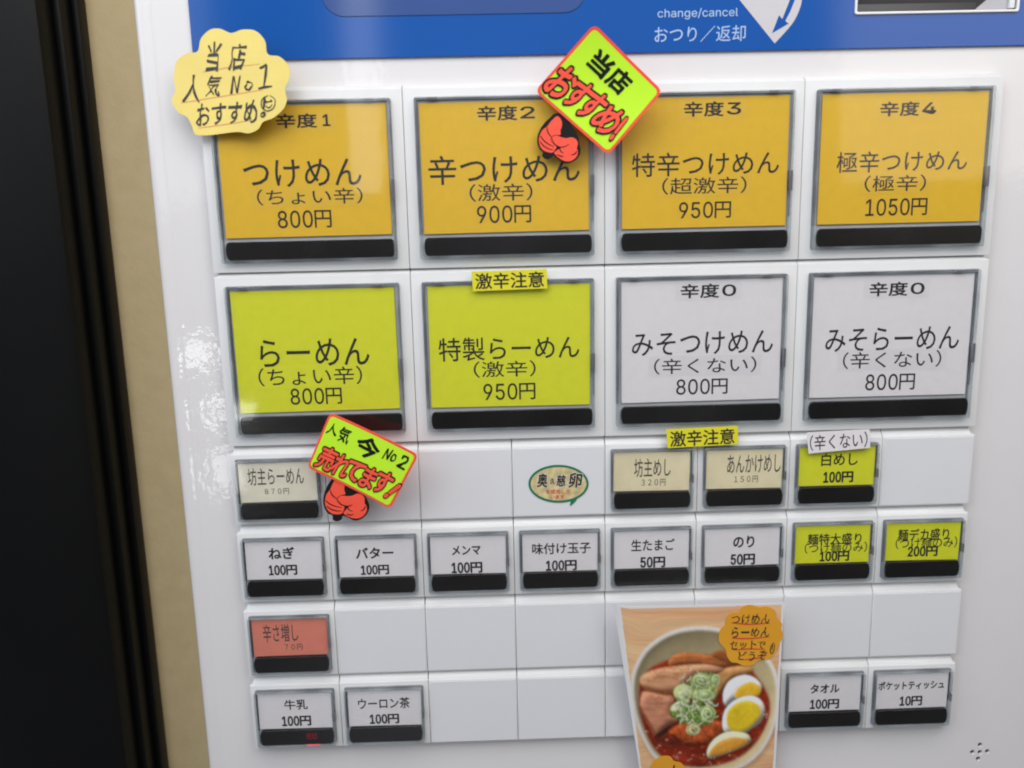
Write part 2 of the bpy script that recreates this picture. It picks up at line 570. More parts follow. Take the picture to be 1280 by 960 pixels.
# bill slot: white lip, dark tunnel, pale guide on the right
bs = bpy.data.objects.new('bill_slot', None)
C.objects.link(bs); bs.parent = tm
lip = shape2d('lip', [rrect(SL[0] - .15, SL[2] - .15, SL[1] + .15, SL[3] + .15, .7), rrect(SL[0] + .55, SL[2] + .55, SL[1] - .55, SL[3] - .75, .4)], 1.2, 0.2)
o = part('slot_frame', smooth(lip, 30), M['slot_white'], bs); o.location = (0, 2.3 * MM, 0)
part('slot_mouth', box_mesh('slot_mouth', 75.0, 123.8, 5.0, 6.0, 129.6, 174, .1), M['slot_dark'], bs)
part('slot_ledge', prism('slot_ledge', [(3.9, 129.6), (4.9, 129.6), (4.9, 132.6), (4.6, 132.6)], 75.0, 112.0, .1), M['slot_dark'], bs)
gd = shape2d('guide', [[(111.5, 130.3), (122.9, 130.3), (122.9, 174), (116.2, 174), (116.2, 134.0)]], 1.2, .15)
o = part('note_guide', smooth(gd, 30), M['slot_grey'], bs); o.location = (0, 3.9 * MM, 0)
part('slot_side_rail', box_mesh('slot_side_rail', 121.2, 122.8, 2.6, 3.9, 130.4, 174, .3), M['slot_white'], bs)

# ---- button modules --------------------------------------------------------
ROWS = [  # top, bottom, gap above, large?
    (110.6, 57.7, 1.2, True), (56.3, 2.9, 1.35, True),
    (0.0, -23.4, 2.9, False), (-26.6, -50.3, 3.2, False), (-53.75, -77.15, 3.4, False), (-80.6, -103.9, 3.4, False)]
_mod = {}


def module_mesh(w, h, g, li, ri):
    key = (w, round(h, 2), g, li, ri)
    if key in _mod:
        return _mod[key]
    x0, x1 = 0.07, w - 0.07
    d = 2.9 if g > 2 else 1.9
    body = prism('b', [(0, -h), (0, 0), (0.5, 0.25), (4.0, 0.25), (4.0, -h)], x0, x1, 0.26)
    slope = prism('s', [(0.35, -0.6), (0.35, 0.12), (d * .5, g * .45), (d, g - 0.02), (3.95, g - 0.02), (3.95, -0.6)],
                  x0 + li + .06, x1 - ri - .06, 0.12)
    me = merge('module', [(body, (0, 0, 0), 0), (slope, (0, 0, 0), 0)])
    _mod[key] = smooth(me, 40)
    return _mod[key]


def bar_outline(w, h):
    b = min(1.1, h * .2)
    right = [(w - b, 0), (w - b * .35, h * .08), (w - .05, h * .3), (w, h * .5), (w - .05, h * .7), (w - b * .35, h * .92), (w - b, h)]
    left = [(w - x, z) for x, z in right][::-1]
    return right + left


def button_parts(large):
    w, h = (60.0, 53.2) if large else (30.0, 23.6)
    if large:
        cx0, cx1, cz0, cz1 = 3.4, 56.6, -(h - 3.1), -2.7
        card = (5.0, 55.1, -(h - 10.8), -4.25)
        bar = (4.9, 51.0, -(h - 4.1), 5.5)
        wt = 0.95
    else:
        cx0, cx1, cz0, cz1 = 1.7, 28.3, -(h - 1.85), -1.35
        card = (2.7, 27.3, -15.45, -2.6)
        bar = (2.7, 24.7, -21.1, 5.45)
        wt = 0.6
    ring = shape2d('r', [rrect(cx0, cz0, cx1, cz1, .7), rrect(cx0 + wt, cz0 + wt, cx1 - wt, cz1 - wt, .4)], 2.3, .12)
    face = shape2d('f', [rrect(cx0 + .05, cz0 + .05, cx1 - .05, cz1 - .05, .7)], .3, .1)
    items = [(face, (0, -2.6, 0), 0), (ring, (0, -2.3, 0), 1)]
    # moulded clips visible through the rim
    ym = (cz0 + cz1) / 2 - (1 if large else -1)
    clips = [(cx1 - wt + .12, cx1 + .03, ym - (4.6 if large else 2.2), ym + (1.4 if large else .6))]
    if large:
        clips += [(cx0 + 4, cx0 + 7, cz1 - .75, cz1 - .2), (cx1 - 8, cx1 - 5, cz1 - .75, cz1 - .2)]
    for a, b, c, d in clips:
        items.append((box_mesh('c', a, b, -2.33, -.1, c, d, .08, 1), (0, 0, 0), 2))
    cover = smooth(merge('cover', items), 35)
    back = shape2d('back', [rrect(cx0 + wt, cz0 + wt, cx1 - wt, cz1 - wt, .4)], .25, 0)
    cw = card[1] - card[0]; ch = card[3] - card[2]
    t = .75 if large else .55
    rt = .22 if large else .34
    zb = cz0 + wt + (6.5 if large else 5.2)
    shade_strip = smooth(shape2d('recess', [[(cx0 + .15, zb), (cx0 + .15, cz1 - .12), (cx1 - .15, cz1 - .12), (cx1 - .15, zb + 3), (cx1 - .15 - rt, zb + 3),
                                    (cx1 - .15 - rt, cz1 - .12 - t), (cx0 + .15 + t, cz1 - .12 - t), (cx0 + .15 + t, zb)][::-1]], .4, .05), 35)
    cardm = shape2d('card', [[(-cw / 2, -ch / 2), (cw / 2, -ch / 2), (cw / 2, ch / 2), (-cw / 2, ch / 2)]], .25, 0)
    barm = smooth(shape2d('bar', [bar_outline(bar[1], bar[3])], 1.2, .15), 35)
    return dict(recess=shade_strip, cover=cover, back=back, card=cardm, bar=barm, cardpos=((card[0] + card[1]) / 2, (card[2] + card[3]) / 2), barpos=(bar[0], bar[2]))


BP = {True: button_parts(True), False: button_parts(False)}

BUTTONS = {  # cell -> (paper, label)
    'L00': ('orange', 'large orange menu button, leftmost of the top row, 800 yen, under the flower note'),
    'L01': ('orange', 'large orange menu button priced 900 yen in the top row'),
    'L02': ('orange', 'large orange menu button priced 950 yen in the top row'),
    'L03': ('orange', 'large orange menu button priced 1050 yen at the right end of the top row'),
    'L10': ('yellow', 'large yellow-green menu button priced 800 yen'),
    'L11': ('yellow', 'large yellow-green menu button priced 950 yen'),
    'L12': ('white_card', 'large white menu button priced 800 yen, the left of the two white ones'),
    'L13': ('white_card', 'large white menu button priced 800 yen at the right end of the second row'),
    'S20': ('pale_cream', 'small cream button priced 870 yen with a bright reflection'),
    'S24': ('cream', 'small cream button priced 320 yen'),
    'S25': ('cream', 'small cream button priced 150 yen'),
    'S26': ('yellow', 'small yellow-green rice button priced 100 yen under the white paper strip'),
    'S30': ('white_card', 'small white button for negi at the left end of its row'),
    'S31': ('white_card', 'small white button for butter'),
    'S32': ('white_card', 'small white button for menma'),
    'S33': ('white_card', 'small white button for seasoned egg'),
    'S34': ('white_card', 'small white button for raw egg priced 50 yen'),
    'S35': ('white_card', 'small white button for nori priced 50 yen'),
    'S36': ('yellow', 'small yellow-green extra noodles button priced 100 yen'),
    'S37': ('yellow', 'small yellow-green extra noodles button priced 200 yen'),
    'S40': ('salmon', 'small salmon pink button priced 70 yen'),
    'S50': ('white_card', 'small white milk button with a red lamp glowing in its black window'),
    'S51': ('white_card', 'small white oolong tea button'),
    'S56': ('white_card', 'small white towel button'),
    'S57': ('white_card', 'small white pocket tissue button priced 10 yen'),
}

TEXT = {
    'L00': [('辛度１', 'level', -97.45, -81.39, 99.84, 104.02), ('つけめん', 'main', -108.22, -73.04, 82.84, 90.9), ('（ちょい辛）', 'light', -104.72, -73.08, 77.63, 82.37), ('800円', 'price', -99.01, -82.83, 70.73, 75.99)],
    'L01': [('辛度２', 'level', -38.01, -20.86, 100.81, 105.1), ('辛つけめん', 'main', -53.07, -7.59, 82.53, 91.04), ('（激辛）', 'light', -40.98, -21.95, 77.38, 82.55), ('900円', 'price', -38.89, -22.48, 70.87, 76.11)],
    'L02': [('辛度３', 'level', 23.51, 40.7, 100.74, 105.07), ('特辛つけめん', 'main', 8.06, 52.68, 83.58, 90.56), ('（超激辛）', 'light', 17.29, 42.98, 78.15, 83.14), ('950円', 'price', 22.52, 38.42, 70.92, 75.89)],
    'L03': [('辛度４', 'level', 82.48, 99.51, 99.7, 103.93), ('極辛つけめん', 'main', 70.17, 110.04, 83.47, 89.66), ('（極辛）', 'light', 79.01, 97.9, 77.65, 82.55), ('1050円', 'price', 79.73, 98.75, 70.38, 75.57)],
    'L10': [('らーめん', 'main', -107.56, -73.6, 28.27, 36.91), ('（ちょい辛）', 'light', -108.56, -76.25, 22.23, 28.07), ('800円', 'price', -99.04, -82.96, 16.09, 21.34)],
    'L11': [('特製らーめん', 'main', -52.08, -8.12, 28.66, 36.06), ('（激辛）', 'light', -41.38, -21.87, 23.25, 28.44), ('950円', 'price', -38.5, -22.12, 15.91, 21.26)],
    'L12': [('辛度０', 'level', 23.37, 40.7, 46.56, 51.04), ('みそつけめん', 'main', 8.31, 52.81, 28.82, 36.09), ('（辛くない）', 'light', 15.31, 47.76, 22.76, 27.83), ('800円', 'price', 22.46, 38.8, 16.02, 21.06)],
    'L13': [('辛度０', 'level', 82.33, 99.69, 45.75, 50.18), ('みそらーめん', 'main', 69.36, 111.83, 28.51, 35.97), ('（辛くない）', 'light', 75.18, 106.61, 22.94, 28.36), ('800円', 'price', 82.78, 98.63, 15.8, 21.07)],
    'S20': [('坊主らーめん', 'light', -114.51, -96.65, -9.92, -4.16), ('８７０円', 'thin', -109.42, -101.7, -13.41, -11.38)],
    'S24': [('坊主めし', 'light', 9.25, 21.04, -10.74, -4.5), ('３２０円', 'thin', 11.63, 19.42, -14.09, -11.83)],
    'S25': [('あんかけめし', 'light', 39.33, 56.73, -10.36, -4.27), ('１５０円', 'thin', 41.76, 49.45, -13.87, -11.63)],
    'S26': [('白めし', 'bold', 69.89, 81.75, -8.8, -4.45), ('100円', 'bold', 70.81, 80.6, -14.76, -11.0)],
    'S30': [('ねぎ', 'bold', -109.84, -101.44, -35.14, -31.02), ('100円', 'bold', -110.17, -100.93, -40.98, -37.43)],
    'S31': [('バター', 'bold', -81.58, -69.35, -35.91, -32.02), ('100円', 'bold', -80.23, -71.05, -41.77, -38.38)],
    'S32': [('メンマ', 'bold', -50.31, -40.92, -35.6, -32.31), ('100円', 'bold', -50.63, -40.52, -42.15, -38.39)],
    'S33': [('味付け玉子', 'bold', -24.07, -4.91, -36.17, -32.29), ('100円', 'bold', -19.63, -9.5, -42.28, -38.67)],
    'S34': [('生たまご', 'bold', 8.41, 22.75, -35.98, -31.98), ('50円', 'bold', 11.45, 19.67, -42.21, -38.43)],
    'S35': [('のり', 'bold', 42.02, 49.0, -35.91, -31.77), ('50円', 'bold', 41.32, 49.39, -42.15, -38.36)],
    'S36': [('麺特大盛り', 'bold', 66.58, 84.5, -35.71, -31.84), ('（つけ麺のみ）', 'light', 65.78, 86.49, -38.66, -35.03), ('100円', 'bold', 70.88, 80.72, -41.88, -38.37)],
    'S37': [('麺デカ盛り', 'bold', 96.55, 113.56, -35.29, -31.08), ('（つけ麺のみ）', 'light', 95.98, 116.48, -38.01, -34.12), ('200円', 'bold', 100.15, 110.17, -41.12, -37.55)],
    'S40': [('辛さ増し', 'light', -113.79, -102.21, -64.2, -57.83), ('７０円', 'thin', -106.94, -101.08, -67.65, -65.41)],
    'S50': [('牛乳', 'bold', -108.62, -100.77, -89.08, -85.38), ('100円', 'bold', -109.83, -100.01, -95.46, -91.7)],
    'S51': [('ウーロン茶', 'bold', -83.88, -66.44, -89.85, -85.76), ('100円', 'bold', -80.2, -70.28, -95.71, -92.1)],
    'S56': [('タオル', 'bold', 69.91, 79.95, -89.39, -86.0), ('100円', 'bold', 70.04, 80.07, -95.61, -91.99)],
    'S57': [('ポケットティッシュ', 'bold', 93.25, 115.91, -89.1, -85.86), ('10円', 'bold', 100.97, 108.74, -95.49, -91.86)],
}



def build_button(key, x, z, large, mesh_args):
    paper, label = BUTTONS[key]
    b = part('menu_button', module_mesh(*mesh_args), M['plastic'], loc=(x * MM, 0, z * MM), label=label)
    bp = BP[large]
    rnd = random.Random(key)
    link('backing_plate', bp['back'], M['backing'], b, (0, -.25 * MM, 0))
    link('recess_shade', bp['recess'], M['recess_shade'], b, (0, -.75 * MM, 0))  # dark strip along top and sides puts recess shade into the shape
    o = link('menu_card', bp['card'].copy() if False else bp['card'], None, b,
             ((bp['cardpos'][0] + rnd.uniform(-.12, .12)) * MM, -1.0 * MM, (bp['cardpos'][1] + rnd.uniform(-.08, .08)) * MM))
    if not bp['card'].materials:
        bp['card'].materials.append(M['orange'])
    o.material_slots[0].link = 'OBJECT'
    o.material_slots[0].material = M[paper]
    o.rotation_euler[1] = math.radians(rnd.uniform(-.35, .35) if large else rnd.uniform(-.7, .7))
    link('lamp_window', bp['bar'], M['bar'], b, (bp['barpos'][0] * MM, -1.95 * MM, bp['barpos'][1] * MM))
    link('clear_cover', bp['cover'], [M['clear'], M['clear_wall'], M['tabs']], b)
    for s, st, x0, x1, z0, z1 in TEXT[key]:
        if not large and '円' in s:
            z0, z1 = z0 + .3, z1 + .3
        if large and st in ('light', 'level'):
            pw, ph = (x1 - x0) / 2 + 1.6, (z1 - z0) / 2 + .7
            pm = shape2d('pasted_strip', [[(-pw, -ph), (pw, -ph), (pw, ph), (-pw, ph)]], .04, 0)
            so = link('pasted_strip', pm, M[paper + '_strip'], b, (((x0 + x1) / 2 - x) * MM, -1.045 * MM, ((z0 + z1) / 2 - z) * MM))
            so.rotation_euler[1] = math.radians(rnd.uniform(-.5, .5))
        ink = M['ink_grey'] if st == 'thin' or (st == 'light' and paper in ('cream', 'pale_cream', 'salmon')) else M['ink']
        lettering(s, st, x0 - x, x1 - x, z0 - z, z1 - z, -1.06, 0, 0, ink, b)
    if key == 'S50':
        lettering('売切', 'bold', 18.2, 21.8, -19.2, -16.8, -2.0, 0, 0, M['led'], b, 'sold_out_lamp')
        link('lamp_glow', box_mesh('lamp_glow', 18.0, 22.4, -1.6, -1.2, -21.75, -21.35, .1, 1), M['led_glow'], b)
    return b


for r, (zt, zb, g, large) in enumerate(ROWS):
    n = 4 if large else 8
    w = 60.0 if large else 30.0
    for c in range(n):
        key = f"{'L' if large else 'S'}{r}{c}"
        args = (w, zt - zb, g, 0.9 if c == 0 else 0.0, 0.9 if c == n - 1 else 0.0)
        if key in BUTTONS:
            build_button(key, -120 + w * c, zt, large, args)
        else:
            me = module_mesh(*args)
            o = part('blank_panel', me, M['plastic'], loc=((-120 + w * c) * MM, 0, zt * MM))
            link('blank_insert', bpy.data.meshes.get('blank_insert') or smooth(
                shape2d('blank_insert', [rrect(.42, -23.1, 29.58, -.45, .3)], .26, .12), 35), M['blank'], o, (0, -.12 * MM, 0))


# ------------------------------------------------------------------ flat printed and hand-lettered things stuck on
class Art:
    """A sheet of card drawn in its own drawing units (y down) and laid into the world by an affine map plus a bend."""

    def __init__(self, name, aff, bend=None, label=None, cat=None, group=None):
        self.A = np.array(aff)
        self.bend = bend
        self.root = bpy.data.objects.new(name, None)
        C.objects.link(self.root)
        self.root['label'] = label
        self.root['category'] = cat
        if group:
            self.root['group'] = group
        self.origin = None

    def put(self, pts, lift):
        p = np.asarray(pts, float)
        q = np.concatenate([np.ones((len(p), 1)), p[:, :2]], 1) @ self.A.T
        if self.bend is not None:
            q[:, 1 + 1] += 0
            q = np.stack([q[:, 0], q[:, 2] + self.bend(p[:, 0], p[:, 1]), q[:, 1]], 1)
        else:
            q = np.stack([q[:, 0], q[:, 2], q[:, 1]], 1)
        q[:, 1] -= lift
        if self.origin is None:
            self.origin = q.mean(0)
            self.root.location = self.origin * MM
        return (q - self.origin) * MM

    def _emit(self, name, me, lift, mat, thick=0.0, cuts=0):
        bm = bmesh.new()
        bm.from_mesh(me)
        if cuts:
            xs = [v.co.x for v in bm.verts]; ys = [v.co.y for v in bm.verts]
            for ax, lo, hi in ((0, min(xs), max(xs)), (1, min(ys), max(ys))):
                k = lo + cuts
                while k < hi:
                    no = (1, 0, 0) if ax == 0 else (0, 1, 0)
                    bmesh.ops.bisect_plane(bm, geom=bm.verts[:] + bm.edges[:] + bm.faces[:], plane_co=(k if ax == 0 else 0, k if ax else 0, 0), plane_no=no)
                    k += cuts
        co = np.array([v.co[:2] for v in bm.verts])
        q = self.put(co, lift)
        q[:, 1] -= np.array([v.co[2] for v in bm.verts]) * LAY * MM
        if thick:
            back = q + np.array([0, thick * MM, 0])
        for v, c in zip(bm.verts, q):
            v.co = c
        if thick:
            geo = bmesh.ops.extrude_face_region(bm, geom=bm.faces[:])
            for v in [e for e in geo['geom'] if isinstance(e, bmesh.types.BMVert)]:
                v.co.y += thick * MM
        bmesh.ops.recalc_face_normals(bm, faces=bm.faces)
        out = bpy.data.meshes.new(name)
        bm.to_mesh(out); bm.free()
        bpy.data.meshes.remove(me)
        return link(name, out, mat, self.root)

    def shape(self, name, outlines, lift, mat, thick=0.0, cuts=0):
        me = shape2d('tmp', outlines, 0, 0, flat=True)
        bm = bmesh.new(); bm.from_mesh(me)
        bmesh.ops.remove_doubles(bm, verts=bm.verts, dist=1e-4)
        bm.to_mesh(me); bm.free()
        return self._emit(name, me, lift, mat, thick, cuts)

    def text(self, s, style, cx, cy, w, h, rot, lift, mat, shear=0.0, name='lettering', jitter=0.0):
        co, faces = text_raw(s, style, shear)
        a = math.radians(rot)
        X, Y = co[:, 0] * w, -co[:, 1] * h
        if jitter:
            X = X + np.array([mnoise.noise((x * 3.1, y * 2.7, cx)) for x, y, _ in co]) * jitter
            Y = Y + np.array([mnoise.noise((x * 2.9 + 9, y * 3.3, cy)) for x, y, _ in co]) * jitter
        P = np.stack([cx + X * math.cos(a) - Y * math.sin(a), cy + X * math.sin(a) + Y * math.cos(a), co[:, 2]], 1)
        me = bpy.data.meshes.new('tmp')
        me.from_pydata([tuple(p) for p in P], [], faces)
        return self._emit(name, me, lift, mat)

    def strokes(self, name, lines, width, lift, mat):
        """hand-drawn strokes as flat ribbons with tapering ends"""
        bm = bmesh.new()
        for ln in lines:
            pts = catmull(ln, 6, False) if len(ln) > 2 else [tuple(np.array(ln[0]) * (1 - t) + np.array(ln[1]) * t) for t in np.linspace(0, 1, 7)]
            P = np.array(pts, float)
            d = np.gradient(P, axis=0)
            nrm = np.stack([-d[:, 1], d[:, 0]], 1) / (np.linalg.norm(d, axis=1)[:, None] + 1e-9)
            n = len(P)
            wv = width / 2 * np.array([0.55 + 0.45 * math.sin(math.pi * min(1, (i + .6) / n * 1.15)) for i in range(n)])[:, None]
            a = [bm.verts.new((x, y, 0)) for x, y in P + nrm * wv]
            b = [bm.verts.new((x, y, 0)) for x, y in P - nrm * wv]
            for i in range(n - 1):
                bm.faces.new((a[i], a[i + 1], b[i + 1], b[i]))
        me = bpy.data.meshes.new('tmp')
        bm.to_mesh(me); bm.free()
        return self._emit(name, me, lift, mat)


def rounded_quad(c, r, n=5):
    out = []
    for i in range(4):
        p = np.array(c[i], float); a = np.array(c[i - 1], float); b = np.array(c[(i + 1) % 4], float)
        u = (a - p) / np.linalg.norm(a - p); v = (b - p) / np.linalg.norm(b - p)
        for t in np.linspace(0, 1, n + 1):
            out.append(tuple(p + u * r * (1 - t) ** 2 + v * r * t ** 2))
    return out


def inset_quad(c, k):
    m = np.mean(np.array(c, float), 0)
    return [tuple(np.array(p) + (m - np.array(p)) * k) for p in c]


def fist(art, T, s):
    """printed fist holding the board; drawn in card 2's units, moved by T"""
    q = lambda pts: [T(x, y) for x, y in pts]
    art.shape('fist_backing', [catmull(q([(250, 530), (215, 575), (185, 620), (160, 680), (150, 740), (160, 800), (190, 848), (224, 865), (228, 900), (265, 915), (300, 898), (308, 872), (345, 880), (400, 908), (450, 902), (492, 872), (520, 830), (524, 780), (495, 715), (470, 660), (400, 590), (340, 520)]), 5)], 0, M['pop_ink'], .3, 40 * s)
    art.shape('fist_fingers', [catmull(q([(270, 548), (312, 575), (326, 620), (322, 655), (330, 690), (296, 700), (270, 716), (262, 742), (280, 772), (318, 790), (322, 806), (300, 850), (240, 854), (198, 832), (172, 788), (166, 742), (178, 690), (208, 650), (232, 598)]), 5)], .08, M['fluor_red'])
    art.shape('fist_thumb', [catmull(q([(272, 722), (300, 704), (350, 708), (388, 704), (425, 688), (462, 694), (486, 722), (488, 765), (502, 788), (504, 830), (470, 876), (425, 892), (375, 884), (318, 852), (330, 825), (352, 800), (330, 785), (290, 775), (268, 750)]), 5)], .08, M['fluor_red'])
    art.strokes('finger_lines', [q(l) for l in ([(208, 655), (222, 690), (245, 715), (268, 728)], [(172, 738), (205, 768), (250, 788), (300, 800)], [(180, 785), (215, 812), (260, 826), (300, 828)], [(268, 738), (300, 775), (345, 790), (385, 778), (416, 750)], [(352, 795), (362, 820), (392, 832)], [(494, 788), (482, 815), (456, 830)], [(340, 855), (375, 862), (398, 855)])], 9 * s, .16, M['pop_ink'])


# --- card 2: 売れてます!
# (drawing units: photo detail units, affine found from the card's four corners)
p2 = Art('pop_card', [[-94.10042, 0.04032, -0.00286], [16.00687, 0.00255, -0.04142], [-5.68533, -0.01197, 0.00339]],
         bend=lambda x, y: -1.6 * ((x - 480) / 420) ** 2 + 0.8,
         label='fluorescent card with red fist, the lower one, stuck below the leftmost yellow button',
         cat='price card', group='fluorescent cards with red fists')
Q2 = [(212, 36), (914, 368), (697, 804), (28, 462)]
p2.shape('board', [rounded_quad(Q2, 48)], .5, M['fluor_red'], .35, 50)
p2.shape('board_face', [rounded_quad([(222, 60), (888, 376), (686, 780), (50, 448)], 34)], .6, M['fluor'], 0, 50)
fist(p2, lambda x, y: (x, y), 1.0)
p2.text('人', 'marker', 232, 165, 88, 92, 20, .72, M['pop_ink'], 0, jitter=8)
p2.text('気', 'marker', 328, 215, 96, 130, 20, .72, M['pop_ink'], 0, jitter=10)
p2.text('今', 'cap', 512, 318, 200, 165, 27, .72, M['pop_ink'])
p2.text('No', 'marker', 690, 375, 110, 90, 20, .72, M['pop_ink'], .3, jitter=8)
p2.text('2', 'marker', 795, 425, 75, 120, 22, .72, M['pop_ink'], .1, jitter=8)
red2 = [('売', 186, 395, 150, 190, 27), ('れ', 300, 455, 140, 180, 27), ('て', 410, 500, 150, 165, 27), ('ま', 520, 555, 120, 180, 27), ('す', 640, 592, 135, 190, 27), ('!', 712, 655, 46, 170, 48)]
for g_, cx, cy, w_, h_, a_ in red2:
    p2.text(g_, 'fatter', cx, cy, w_ * 1.12, h_ * 1.12, a_, .80, M['pop_ink'], .1, 'letter_outline')
for g_, cx, cy, w_, h_, a_ in red2:
    p2.text(g_, 'fat', cx, cy, w_ - 2, h_ - 2, a_, .90, M['fluor_red'], .1)

# --- card 1: 当店 おすすめ!
p1 = Art('pop_card', [[-22.83946, 0.0423, 2e-05], [126.71077, -0.00166, -0.0412], [-5.85055, -0.00841, 0.00266]],
         bend=lambda x, y: -3.2 * np.clip((560 - y) / 540, 0, 1) ** 2 + 0.5,
         label='tilted square fluorescent card with a printed red fist, upper one overlapping the blue header',
         cat='price card', group='fluorescent cards with red fists')
Q1 = [(436, 18), (896, 446), (540, 876), (44, 440)]
p1.shape('board', [rounded_quad(Q1, 50)], .5, M['fluor_red'], .35, 40)
p1.shape('board_face', [rounded_quad([(436, 46), (868, 450), (538, 850), (72, 440)], 36)], .6, M['fluor'], 0, 40)


def T1(x, y):
    x, y = x * .833 - 65, y * .833 + 100   # same print, this card's drawing scale
    c, s_ = math.cos(math.radians(14)), math.sin(math.radians(14))
    dx, dy = x - 215, y - 740
    return (205 + dx * c - dy * s_, 800 + dx * s_ + dy * c)


fist(p1, T1, .833)
p1.text('当', 'cap', 484, 268, 150, 150, 42, .72, M['pop_ink'])
p1.text('店', 'cap', 606, 376, 150, 155, 42, .72, M['pop_ink'])
red1 = [('お', 228, 388, 180, 235, 38), ('す', 345, 476, 145, 215, 38), ('す', 436, 546, 145, 220, 38), ('め', 530, 632, 165, 215, 38), ('!', 606, 696, 46, 190, 30)]
for g_, cx, cy, w_, h_, a_ in red1:
    p1.text(g_, 'fatter', cx, cy, w_ * 1.12, h_ * 1.12, a_, .80, M['pop_ink'], .25, 'letter_outline')
for g_, cx, cy, w_, h_, a_ in red1:
    p1.text(g_, 'fat', cx, cy, w_ - 2, h_ - 2, a_, .90, M['fluor_red'], .25)

# --- flower shaped note, hand lettered
fl = Art('sticky_note', [[-133.00298, 0.08434, -0.00588], [136.33665, -0.00295, -0.07868], [-0.02648, -0.01127, -0.00331]],
         bend=lambda x, y: -1.3 * ((x - 280) / 200) ** 2 + .6,
         label='yellow flower shaped note lettered in black, over the top left orange button', cat='paper note')
fl.shape('paper', [catmull([(180, 474), (166, 440), (150, 412), (120, 395), (98, 352), (112, 318), (106, 280), (115, 218), (150, 187), (188, 180), (200, 135), (232, 104), (268, 101), (306, 116), (345, 105), (392, 110), (426, 145), (437, 192), (480, 202), (514, 238), (514, 282), (500, 315), (508, 352), (494, 386), (460, 415), (422, 430), (405, 455), (370, 470), (330, 465), (270, 472), (220, 478)], 5)], 0, M['note'], .2, 26)
fl.strokes('ruled_lines', [[(208, 252), (300, 236), (408, 226)], [(130, 362), (300, 334), (420, 316)], [(190, 452), (300, 436), (395, 420)]], 4, .07, M['red_line'])
for s_, cx, cy, w_, h_, a_, st in (('当', 243, 200, 56, 100, 0, 'hand'), ('店', 330, 198, 66, 92, 0, 'hand'), ('人', 166, 314, 62, 92, 0, 'hand'), ('気', 244, 300, 58, 78, 0, 'hand'),
                                   ('N', 322, 296, 38, 62, 0, 'hand'), ('o', 370, 302, 28, 36, 0, 'hand'),
                                   ('おすすめ', 290, 400, 222, 84, -4, 'hand')):
    fl.text(s_, st, cx, cy, w_, h_, a_, .14, M['marker'], .22, 'hand_lettering', 9)
fl.strokes('hand_number', [[(408, 240), (420, 236), (432, 226)], [(433, 228), (430, 265), (424, 306)], [(404, 312), (428, 307), (454, 304)], [(414, 402), (424, 396), (428, 404), (420, 412), (413, 405)], [(428, 340), (424, 385)]], 9, .14, M['marker'])
fl.strokes('smiley', [[(440, 336), (418, 350), (418, 378), (438, 391), (460, 380), (465, 352), (446, 336)], [(432, 354), (434, 364)], [(450, 350), (452, 361)], [(430, 372), (443, 380), (455, 368)], [(430, 360), (456, 356)]], 4.5, .14, M['marker'])

# --- egg sticker on the blank panel
eg = Art('egg_sticker', [[-30.06823, 0.02429, -0.0003], [-2.70299, -0.00072, -0.0253], [-0.2, 0.0, 0.0]],
         label='oval green rimmed speech bubble sticker about eggs on a blank panel', cat='sticker')
ell = lambda rx, ry, tail: [(620 + rx * math.cos(math.radians(a)), 368 + ry * math.sin(math.radians(a))) for a in range(-300, 41, 5)] + tail
ev = [(620 + 400 * math.cos(math.radians(a)), 368 + 252 * math.sin(math.radians(a))) for a in range(68, 68 + 321, 6)]
ev = [(620 + 400 * math.cos(math.radians(a)), 368 + 252 * math.sin(math.radians(a))) for a in range(72, 52 + 361, 5)]
eg.shape('sticker_rim', [ev + [(868, 565), (850, 600), (785, 662), (770, 655), (785, 600)]], .15, M['green'], .1)
eg.shape('sticker_face', [[(620 + 370 * math.cos(math.radians(a)), 368 + 222 * math.sin(math.radians(a))) for a in range(0, 360, 5)]], .2, M['egg_fill'])
for s_, cx, cy, w_, h_ in (('奥', 402, 320, 140, 190), ('久', 538, 330, 68, 90), ('慈', 655, 322, 130, 160), ('卵', 845, 318, 185, 205)):
    eg.text(s_, 'fat', cx, cy, w_ + 14, h_ + 14, 2, .24, M['white_card'], .08, 'lettering_halo')
    eg.text(s_, 'brush', cx, cy, w_, h_, 2, .28, M['ink'], .08)
eg.text('を使用して', 'bold', 612, 470, 320, 62, 0, .27, M['egg_red'])
eg.text('います', 'bold', 605, 540, 185, 56, 0, .27, M['egg_red'])


# --- small pasted strips
def strip(name, corners, paper, text, tb, y, label, cat, rot, shear=0.0, group=None, style='bold'):
    root = bpy.data.objects.new(name, None)
    C.objects.link(root)
    cx = sum(p[0] for p in corners) / 4; cz = sum(p[1] for p in corners) / 4
    root.location = (cx * MM, y * MM, cz * MM)
    root.rotation_euler = (math.radians(1.5), 0, math.radians(-1.0))
    root['label'] = label; root['category'] = cat
    if group:
        root['group'] = group
    me = shape2d('paper', [[(a - cx, b - cz) for a, b in corners[::-1]]], .35, .05)
    link('paper', me, paper, root)
    lettering(text, style, tb[0] - cx, tb[1] - cx, tb[2] - cz, tb[3] - cz, -.05, rot, 0, M['ink'], root, shear=shear)


